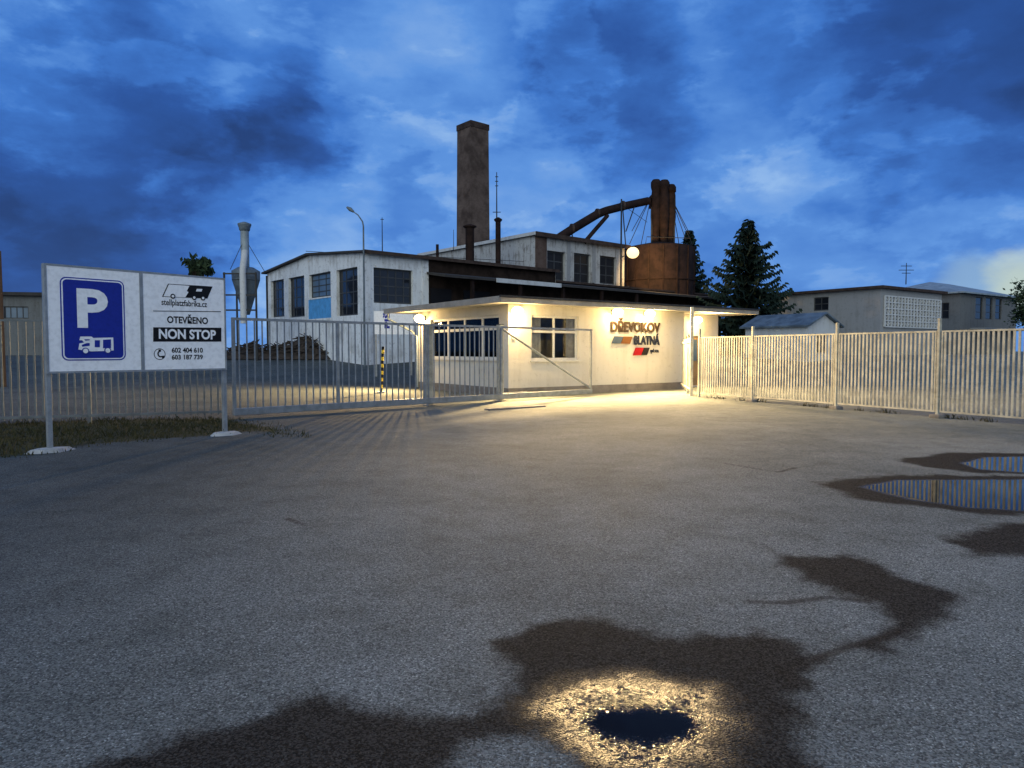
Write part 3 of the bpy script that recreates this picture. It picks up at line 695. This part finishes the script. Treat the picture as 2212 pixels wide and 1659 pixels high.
# dust extractor left
b0 = D(533, 700, 46); b0.z = gz(46)
t = thing('dust_extractor', 'pale grey dust cyclone hopper with tall capped stack left of hall', 'dust extractor', loc=b0)
zz = lambda v: D(533, v, 46).z - b0.z
MB().tube2([(0,0)], [(.86,zz(606)),(.88,zz(586)),(.5,zz(578))], 24).build('cyclone_body', M['hopper'], t)
MB().tube2([(0,0)], [(.2,zz(680)),(.84,zz(607))], 24).build('cone', M['hopper'], t)
MB().tube([(.0,-.1,zz(577)),(.0,-.1,zz(490))], .26, 16).build('stack', M['lightgrey'], t)
MB().tube2([(.0,-.1)], [(.28,zz(500)),(.34,zz(497)),(.34,zz(494)),(.42,zz(487)),(.42,zz(484)),(.1,zz(480))], 16).build('stack_cap', M['hopper'], t)
MB().tube([(.2,-1.05,zz(700)),(.2,-1.05,zz(585)),(.15,-.5,zz(545))], .2, 12).build('side_duct', M['white'], t)
for sx in (-1,1):
    for sy in (-1,1): MB().box(sx*1.0-.05, sx*1.0+.05, sy*1.0-.05, sy*1.0+.05, -.3, zz(592)).build('leg', M['darkmetal'], t)
for z in (zz(595), zz(640), zz(672)): MB().box(-1.05, 1.05, -1.09, -1.055, z-.05, z+.05).build('frame_rail', M['darkmetal'], t)
for a in (0, 2.1, 4.2): MB().tube([(.0,-.1,zz(515)),(1.2*math.cos(a),1.2*math.sin(a),zz(586))], .02, 5).build('guy_wire', M['darkmetal'], t)

# scrap heap
c0 = D(640, 765, 47); hp = thing('scrap_heap', 'dark heap of scrap timber and brush in front of the hall', 'heap', loc=(c0.x, c0.y, gz(47)))
rs = np.random.RandomState(5); mb = MB(); nxh, nyh = 60, 16
def hh(x, y):
    return max(0, (1-(abs(x)/5.0)**3)*(1-(abs(y)/1.6)**2))*(.95+.3*math.sin(x*1.3+.6)+.15*math.sin(x*3.7+y*3))
vs = [(-5+10*i/nxh+rs.normal(0,.04), -1.6+3.2*j/nyh+rs.normal(0,.04), hh(-5+10*i/nxh, -1.6+3.2*j/nyh)*rs.uniform(.8,1.15)-.05) for j in range(nyh+1) for i in range(nxh+1)]
mb._add(vs, [(j*(nxh+1)+i, j*(nxh+1)+i+1, (j+1)*(nxh+1)+i+1, (j+1)*(nxh+1)+i) for j in range(nyh) for i in range(nxh)])
mb.build('heap_core', M['wood'], hp)
mb = MB()
for i in range(260):
    x, y = random.uniform(-4.7,4.7), random.uniform(-1.4,.8); z = hh(x,y)+random.uniform(-.05,.15); a = random.gauss(0,.7); l_ = random.uniform(.4,1.3)
    d3 = Vector((math.cos(a), math.sin(a)*.6, random.gauss(0,.35))).normalized()*l_
    mb.tube([Vector((x,y,z))-d3*.5, Vector((x,y,z))+d3*.5], random.uniform(.02,.05), 5)
s_ = mb.build('loose_timber', M['wood'], hp); s_['kind'] = 'stuff'

# white notice board inside the gate
nf = Frame(*D(808, 720, 36)[:2], gz(36), .95, .3)
t = thing('notice_board', 'white board with blue upright letters beside the hall corner', 'sign', nf)
nz0, nz1 = D(808, 722, 36).z - gz(36), D(808, 672, 36).z - gz(36)
bd = MB().box(0, 2.0, -.02, .02, nz0, nz1).build('board', M['signwhite'], t)
text('PIŠ', 'board_lettering', M['signblue'], bd, .45, .8, nz0+.3, nz1-.05, -.024, .04, rot=True)
for x in (.1, 1.9): MB().box(x-.04, x+.04, .021, .09, -.1, nz1-.05).build('post', M['galv'], t)

# ------------------------------------------------------------------ tank, cyclones, duct, floodlight
tc = D(1423, 640, 64); tb = gz(64); tz = D(1423, 536, 64).z - tb
t = thing('storage_tank', 'large dark rust-brown round storage bunker under the cyclones', 'tank', loc=(tc.x, tc.y, tb), rz=.3)
MB().tube2([(0,0)], [(3.15,-.5),(3.15,tz-.05),(3.0,tz)], 16).build('shell', M['rust'], t)
MB().tube2([(0,0)], [(3.0,tz+.005),(.6,tz+.5)], 16).build('roof', M['rust'], t)
for k in range(16):
    a = 2*math.pi*(k)/16; MB().box(3.12,3.2,-.05,.05,-.3,tz-.1).build('rib', M['rust'], t).rotation_euler = (0,0,a)
for z in (tz*.35, tz*.68): MB().tube2([(0,0)], [(3.19,z),(3.23,z+.05),(3.19,z+.12)], 16).build('hoop', M['rust'], t)
cyz = tb+tz; cy = thing('cyclone_cluster', 'cluster of dark rusty cyclone tubes with bulbous tops on the bunker', 'cyclone', loc=(tc.x+.1, tc.y-.6, cyz))
hz = lambda v: D(1425, v, 63.4).z - cyz
for dx, dy, vt in ((-.62,-.3,390),(.08,-.5,392),(.72,-.2,400),(.1,.55,388)):
    MB().tube2([(dx,dy)], [(.3,.1),(.36,hz(500)),(.46,hz(470)),(.42,hz(425)),(.36,hz(415)),(.46,hz(vt+16)),(.46,hz(vt+6)),(.3,hz(vt))], 14).build('cyclone_tube', M['rust'], cy)
MB().box(-1.1,-.5,-.5,.3,hz(450),hz(424)).build('inlet_box', M['rust'], cy)
for dx in (-1.0, 1.0): MB().box(dx-.06,dx+.06,-.5,-.38,.1,hz(430)).build('support_leg', M['darkmetal'], cy)
for k, (x1, v1) in enumerate(((2.4,505),(2.1,520),(2.7,530),(-2.7,500),(-2.9,528),(1.5,530),(-1.9,532))):
    MB().tube([(.75 if x1>0 else -1.0, 0, hz(425)), (x1, -.2, hz(v1))], .032, 5).build('guy_wire', M['darkmetal'], cy)
MB().tube([(-1.6,-.9,.2),(-1.5,-.9,hz(515)),(2.3,-.9,hz(518)),(2.4,-.9,.0)], .03, 6).build('handrail', M['darkmetal'], cy)
dp = [D(1195, 522, 57), D(1235, 496, 58), D(1290, 463, 60), D(1310, 455, 60.5), D(1345, 446, 61.5), D(1400, 434, 63)]
t = thing('extraction_duct', 'long bent rusty duct rising from workshop roof to the cyclones', 'duct', loc=dp[0])
MB().tube([p-dp[0] for p in dp], [.36,.36,.36,.34,.34,.34], 12).build('main_duct', M['rust'], t)
MB().tube([D(1262,524,57.5)-dp[0], D(1285,497,58.5)-dp[0], D(1312,466,60.4)-dp[0]], .17, 10).build('branch_duct', M['rust'], t)
for k in (1, 2, 4): MB().tube([dp[k]-dp[0]-Vector((.09,.03,-.05)), dp[k]-dp[0]+Vector((.09,.03,.05))], .43, 12).build('flange', M['rustedge'], t)
for a_, b_ in (((1345,448,61.5),(1352,536,61.5)), ((1372,442,62),(1352,500,61.5)), ((1235,500,58),(1238,524,58))): MB().tube([D(*a_)-dp[0], D(*b_)-dp[0]], .05, 6).build('strut', M['darkmetal'], t)
fl = D(1341, 640, 58); fz = gz(58); t = thing('floodlight_mast', 'dark mast with one lit warm floodlight in front of the bunker', 'floodlight', loc=(fl.x, fl.y, fz))
MB().tube([(0,0,0),(0,0,D(1341,430,58).z-fz)], [.1,.06], 8).build('mast', M['darkmetal'], t)
lp_ = D(1367, 546, 57.4) - t.location
MB().tube([(0,0,lp_.z-.3),(lp_.x*.8,lp_.y*.6,lp_.z)], .04, 6).build('arm', M['darkmetal'], t)
mb = MB(); uv_sphere(mb, (lp_.x, lp_.y, lp_.z), .5, sz=.9); mb.build('lamp_globe', M['flood'], t)
li = bpy.data.lights.new('flood', 'SPOT'); li.energy = 2600; li.color = (1,.60,.2); li.shadow_soft_size = .3; li.spot_size = rad(160); li.spot_blend = .5
lo = bpy.data.objects.new('flood_light', li); COL.objects.link(lo); lo.parent = t; lo.location = (lp_.x+.6, lp_.y+.2, lp_.z)
lo.rotation_euler = Vector((.75, .6, -.35)).to_track_quat('-Z', 'Y').to_euler()
MB().tube([D(1341,440,58)-t.location, D(1398,480,62)-t.location], .02, 4).build('stay_wire', M['darkmetal'], t)

# ------------------------------------------------------------------ right hand houses
f1 = Frame(28.5, 55, 1.2, .824, .567); h1 = thing('office_block', 'pale two-storey office block with concrete lattice screen behind the fence', 'building', f1)
T1 = 6.35-1.2; wA = R(f1, 'x', 0, 1790, 642, 1757, 671)
mb = MB(); mb.facade(('x',0,1), 0, 9.8, -.3, T1, [wA], .15); mb.facade(('y',0,1), 0, 9.8, -.3, T1, [], .1); mb.facade(('y',9.8,-1), 0, 9.8, -.3, T1, [], .1); mb.build('wall', M['blockwall'], h1)
window(h1, ('x',0,1), *wA, 2, 2, .15, M['framedark'], M['glassd'], .08, .06)
MB().box(-.35, 10.1, -.35, 10.1, T1+.003, T1+.22).build('roof', M['rustedge'], h1)
z0, z1 = f1.py(1920, 706)[1], f1.py(1920, 640)[1]
MB().box(.5, 9.4, -.03, -.004, z0, z1).build('screen_backing', M['glassd'], h1)
mb = MB()
for i in range(19):
    x = .5+i*8.9/18; mb.box(x-.07, x+.07, -.16, -.034, z0, z1)
for j in range(6):
    z = z0+(z1-z0)*j/5; mb.box(.5, 9.4, -.15, -.036, z-.05, z+.05)
for i in range(18):
    for j in range(5):
        xa, xb, za, zb = .5+i*8.9/18, .5+(i+1)*8.9/18, z0+(z1-z0)*j/5, z0+(z1-z0)*(j+1)/5
        if (i+j) % 2: mb.tube([(xa,-.09,za),(xb,-.09,zb)], .03, 4)
        else: mb.tube([(xa,-.09,zb),(xb,-.09,za)], .03, 4)
mb.build('lattice_screen', M['white'], h1)
f2 = Frame((2070-CX)/F*70, 70, 1.2, .824, .567); h2 = thing('hipped_house', 'grey house with low hipped roof at the right end', 'building', f2)
T2 = D(2070, 630, 70).z-1.2
ws2 = [R(f2, 'y', 0, 2108, 642, 2122, 690), R(f2, 'y', 0, 2130, 643, 2143, 690), R(f2, 'y', 0, 2151, 645, 2163, 690)]
wl2 = (1.0, 2.3, T2-2.6, T2-1.0)
mb = MB(); mb.facade(('x',0,1), 0, 10, -.3, T2, [wl2], .15); mb.facade(('y',0,1), 0, 13.2, -.3, T2, ws2, .15); mb.facade(('y',10,-1), 0, 13.2, -.3, T2, [], .1); mb.facade(('x',13.2,-1), 0, 10, -.3, T2, [], .1); mb.build('wall', M['greywall'], h2)
for w in ws2: window(h2, ('y',0,1), *w, 1, 3, .15, M['framedark'], M['glassd'], .08, .06)
window(h2, ('x',0,1), *wl2, 2, 2, .15, M['framedark'], M['glassd'], .08, .06)
e = .5; mb = MB(); rz_ = T2+1.6
mb._add([(-e,-e,T2),(13.2+e,-e,T2),(13.2+e,10+e,T2),(-e,10+e,T2),(4.5,5,rz_),(8.7,5,rz_),(-e,-e,T2-.15),(13.2+e,-e,T2-.15),(13.2+e,10+e,T2-.15),(-e,10+e,T2-.15)],
        [(0,1,5,4),(1,2,5),(2,3,4,5),(3,0,4),(6,7,1,0),(7,8,2,1),(9,6,0,3),(8,9,3,2)]); mb.build('roof', M['lightgrey'], h2)
MB().box(2.2, 13.4, -1.4, -.004, 2.5, 2.65).build('porch_canopy', M['blockwall'], h2)
f3 = Frame((1743-CX)/F*44, 44, gz(44), .824, .567); h3 = thing('gabled_shed', 'small white gabled shed behind the fence below the spruce tree', 'shed', f3)
E3, P3 = 3.1-gz(44), 3.85-gz(44); W3, D3 = 3.4, 4.6
mb = MB(); mb.facade(('x',0,1), 0, D3, -.3, E3, [], .1); mb.facade(('x',W3,-1), 0, D3, -.3, E3, [], .1); mb.facade(('y',0,1), 0, W3, -.3, E3, [], .1); mb.quad((0,0,E3),(W3,0,E3),(W3/2,0,P3)); mb.facade(('y',D3,-1), 0, W3, -.3, E3, [], .1); mb.build('wall', M['white'], h3)
mb = MB().prism([(-.25,E3-.08),(W3/2,P3+.02),(W3+.25,E3-.08),(W3+.25,E3+.03),(W3/2,P3+.12),(-.25,E3+.03)], -.25, D3+.3); mb.build('roof', M['hopper'], h3)
window(h3, ('y',-.09,1), 1.0, 2.0, .6, 1.7, 2, 1, .07, M['framedark'], M['glassd'])
# left far building
f4 = Frame((-160-CX)/F*52, 52, 1.1, .98, .2); h4 = thing('distant_warehouse', 'dark low warehouse beyond the fence at the far left edge', 'building', f4)
T4 = D(40, 636, 52).z-1.1; L4 = 8.3
w4 = R(f4, 'y', 0, 8, 662, 62, 688)
mb = MB(); mb.facade(('y',0,1), 0, L4, -.3, T4, [w4], .15); mb.facade(('x',L4,-1), 0, 8, -.3, T4, [], .1); mb.facade(('x',0,1), 0, 8, -.3, T4, [], .1); mb.facade(('y',8,-1), 0, L4, -.3, T4, [], .1); mb.build('wall', M['greywall'], h4)
window(h4, ('y',0,1), *w4, 4, 1, .15, M['framedark'], M['glassb'], .07, .06)
MB().box(-.3, L4+.3, -.4, 8.3, T4+.003, T4+.25).build('roof', M['roofdark'], h4)
b0 = D(2, 700, 30); b0.z = 0; t = thing('utility_pole', 'plain dark utility pole at the left edge of the photo', 'pole', loc=b0)
MB().tube([(0,0,0),(0,0,D(2,542,30).z)], [.13,.09], 10).build('pole', M['trunk'], t)

# ------------------------------------------------------------------ trees
def spruce(u, v_top, v_wide, halfw, Y, lab, seed):
    rnd = random.Random(seed); b0 = D(u, 700, Y); b0.z = gz(Y); Ht = D(u, v_top, Y).z-b0.z
    Rm = halfw*Y/F; zw = max(.8, D(u, v_wide, Y).z-b0.z)
    t = thing('spruce_tree', lab, 'tree', loc=b0)
    MB().tube([(0,0,0),(0,0,Ht*.5),(0,0,Ht*.97)], [.22,.13,.03], 8).build('trunk', M['trunk'], t)
    mb = MB(); z = .9
    while z < Ht-.1:
        f = min(1, (Ht-z)/(Ht-zw)); Rr = Rm*(f**.85)*rnd.uniform(.74,1.14)+.08
        nb = max(6, int(8+8*f)); a0 = rnd.uniform(0,6.28)
        for k in range(nb):
            a = a0+6.283*k/nb+rnd.gauss(0,.2); l_ = Rr*rnd.uniform(.5,1.25); up = rnd.uniform(.1,.55); zo = rnd.uniform(-.12,.12)
            dirv = Vector((math.cos(a), math.sin(a), 0)); side = Vector((-math.sin(a), math.cos(a), 0))
            ns = max(3, int(l_/.19))
            for s in range(ns):
                q = (s+.5)/ns; c = dirv*(l_*q)+Vector((0,0,z+zo-l_*.28*math.sin(q*2.2)+up*q*q*l_*.6))
                w = (.34*(1-q)+.13)*rnd.uniform(.7,1.3)
                for sd_ in (-1,1):
                    tip = c+dirv*(.3*rnd.uniform(.7,1.2))+side*sd_*w+Vector((0,0,-rnd.uniform(.08,.42)))
                    mb._add([c+Vector((0,0,.06)), c+dirv*.22+Vector((0,0,.02)), tip, c+side*sd_*w*.6+Vector((0,0,-.1))], [(0,1,2,3)])
        z += (.22+.18*f)*rnd.uniform(.8,1.25)
    mb.build('crown', M['spruce'], t)
spruce(1613, 473, 625, 82, 58, 'tall pointed dark spruce standing alone right of the bunker', 3)
spruce(1486, 498, 640, 52, 70, 'partly hidden dark spruce directly behind the bunker', 8)
def leafy(u, vc, ru, rv, Y, lab, seed, n=2600, ls=.28, up=0):
    rnd = random.Random(seed); c = D(u, vc, Y); b0 = Vector((c.x, c.y, gz(Y))); zc = c.z-b0.z; rx = ru*Y/F; rz_ = rv*Y/F
    t = thing('broadleaf_tree', lab, 'tree', loc=b0)
    tr = MB().tube([(0,0,0),(.1,0,zc*.6),(0,0,zc)], [.25,.15,.06], 8)
    mb = MB(); cl = []
    for i in range(26):
        a, ph = rnd.uniform(0,6.28), rnd.uniform(-1,1); q = rnd.uniform(.4,1.0); s2 = math.sqrt(1-ph*ph)
        p = Vector((rx*q*s2*math.cos(a), rx*q*s2*math.sin(a), zc+rz_*q*ph)); cl.append(p); tr.tube([(0,0,zc*.7),p], [.05,.015], 5)
    tr.build('trunk', M['trunk'], t)
    for i in range(n):
        p = rnd.choice(cl)+Vector((rnd.gauss(0,rx*.2),rnd.gauss(0,rx*.2),rnd.gauss(0,rz_*.18)))
        d1 = (Vector((rnd.gauss(0,1),rnd.gauss(0,1),rnd.gauss(0,1)))+Vector((0,0,up))).normalized()*ls*rnd.uniform(.4,1); d2 = d1.orthogonal().normalized()*ls*.3
        mb.quad(p-d1, p+d2, p+d1, p-d2)
    mb.build('crown', M['leafy'], t)
leafy(430, 576, 27, 20, 72, 'feathery treetop showing above the parking sign', 4, 330, .55, 1.5)
leafy(2225, 655, 38, 45, 66, 'dark leafy tree at the right edge beyond the hipped house', 6)
leafy(28, 705, 60, 26, 90, 'low dark tree beyond the warehouse at far left', 9, 2600, .4)

# ------------------------------------------------------------------ world
w = bpy.data.worlds.new('World'); SC.world = w; w.use_nodes = True; nt = w.node_tree
try: w.cycles.sampling_method = 'MANUAL'; w.cycles.sample_map_resolution = 512
except Exception: pass
bg = nt.nodes['Background']; tc_ = nt.nodes.new('ShaderNodeTexCoord'); dirv = tc_.outputs['Generated']
mp = nt.nodes.new('ShaderNodeMapping'); mp.inputs['Scale'].default_value = (1, 1, 2.1); mp.inputs['Location'].default_value = (3.1, 1.7, .4); mp.inputs['Rotation'].default_value = (0, rad(10), 0); L(nt, dirv, mp.inputs[0])
n1 = noise(nt, mp.outputs[0], 3.0, 9, .54, .2); n2 = noise(nt, mp.outputs[0], 8.0, 8, .56, .2); n3 = noise(nt, mp.outputs[0], 4.6, 9, .56, .15)
wp = noise(nt, mp.outputs[0], 5.2, 9, .6)
vs_ = vmth(nt, 'SUBTRACT', wp.outputs['Color'], (.5,.5,.5))
vn = vmth(nt, 'NORMALIZE', vmth(nt, 'ADD', dirv, vmth(nt, 'SCALE', vs_, None, .32)))
val = mth(nt, 'ADD', mth(nt, 'MULTIPLY', mth(nt, 'SUBTRACT', n1.outputs[0], .5), .55), mth(nt, 'MULTIPLY', mth(nt, 'SUBTRACT', n2.outputs[0], .5), .36))
# crisper cloud edges laid over the soft base
e1 = sstep(nt, n3.outputs[0], .51, .57, 0, .12); e2 = sstep(nt, n2.outputs[0], .55, .63, 0, .07); e3 = sstep(nt, n1.outputs[0], .47, .40, 0, -.11)
val = mth(nt, 'ADD', mth(nt, 'ADD', val, e1), mth(nt, 'ADD', e2, e3))
val = mth(nt, 'ADD', val, .52)
sepd = nt.nodes.new('ShaderNodeSeparateXYZ'); L(nt, dirv, sepd.inputs[0])
val = mth(nt, 'ADD', val, sstep(nt, sepd.outputs[2], .30, .04, 0, .10))
def lobe(src, u, v, deg, amp):
    d = ray(u, v).normalized(); dt = nt.nodes.new('ShaderNodeVectorMath'); dt.operation = 'DOT_PRODUCT'; L(nt, src, dt.inputs[0]); dt.inputs[1].default_value = d
    return sstep(nt, dt.outputs['Value'], math.cos(rad(deg)), 1.0, 0, amp)
for u, v, dg, am in ((160,440,14,-.38),(560,230,8,-.22),(600,425,8,-.18),(250,30,8,-.22),(2040,150,14,-.38),(1330,180,8,-.24),(1130,20,7,-.14),(1900,300,5,-.12),
                     (950,60,9,.18),(450,100,7,.2),(30,110,8,.18),(670,515,9,.28),(420,400,4,.2),(1250,430,12,.05),(1770,260,8,.16),(1850,430,10,.05),(2100,340,8,.12)):
    val = mth(nt, 'ADD', val, lobe(vn, u, v, dg, am))
rp = nt.nodes.new('ShaderNodeValToRGB'); cr = rp.color_ramp
cr.elements[0].position = .02; cr.elements[0].color = (.014, .048, .185, 1)
cr.elements[1].position = 1.0; cr.elements[1].color = (.31, .51, .83, 1)
for p, c in ((.28, (.023, .090, .345)), (.5, (.047, .178, .575)), (.7, (.105, .285, .71))):
    e = cr.elements.new(p); e.color = (*c, 1)
L(nt, val, rp.inputs[0])
sky = nt.nodes.new('ShaderNodeTexSky'); sky.sky_type = 'NISHITA'; sky.sun_disc = False; sky.sun_elevation = rad(21); sky.sun_rotation = rad(190)
colr = mixc(nt, 1.0, rp.outputs[0], mixc(nt, 1.0, sky.outputs[0], (.003, .003, .003), 'MULTIPLY'), 'ADD')
vn2 = vmth(nt, 'NORMALIZE', vmth(nt, 'ADD', dirv, vmth(nt, 'SCALE', vs_, None, .08)))
gl = lobe(vn2, 2110, 622, 2.8, .5); colr = mixc(nt, gl, colr, (.36, .52, .60))
gl = lobe(vn2, 2215, 612, 2.6, .85); colr = mixc(nt, gl, colr, (.56, .66, .55))
bk = sstep(nt, sepd.outputs[1], .1, -.7, 0, 1)
bk2 = mth(nt, 'MULTIPLY', bk, sstep(nt, n1.outputs[0], .3, .7, .5, 1))
colr = mixc(nt, bk2, colr, (.40, .48, .57))
L(nt, colr, bg.inputs[0]); bg.inputs[1].default_value = 1.0
# soft dusk light from the sky behind the camera
sl = bpy.data.lights.new('sun', 'SUN'); sl.energy = 1.4; sl.angle = rad(60); sl.color = (.93, .97, .86)
so = bpy.data.objects.new('sun', sl); COL.objects.link(so); so.rotation_euler = Vector((.16, .92, -.36)).to_track_quat('-Z', 'Y').to_euler()
# ------------------------------------------------------------------ camera
cam = bpy.data.cameras.new('camera'); cam.sensor_width = 36; cam.lens = 36*F/2212; cam.clip_end = 6000; cam.clip_start = .05
cobj = bpy.data.objects.new('camera', cam); COL.objects.link(cobj); cobj.location = (0, 0, EYE); cobj.rotation_euler = (math.pi/2-PT, 0, 0)
SC.camera = cobj
SC.view_settings.view_transform = 'Standard'; SC.view_settings.look = 'None'; SC.view_settings.exposure = 0
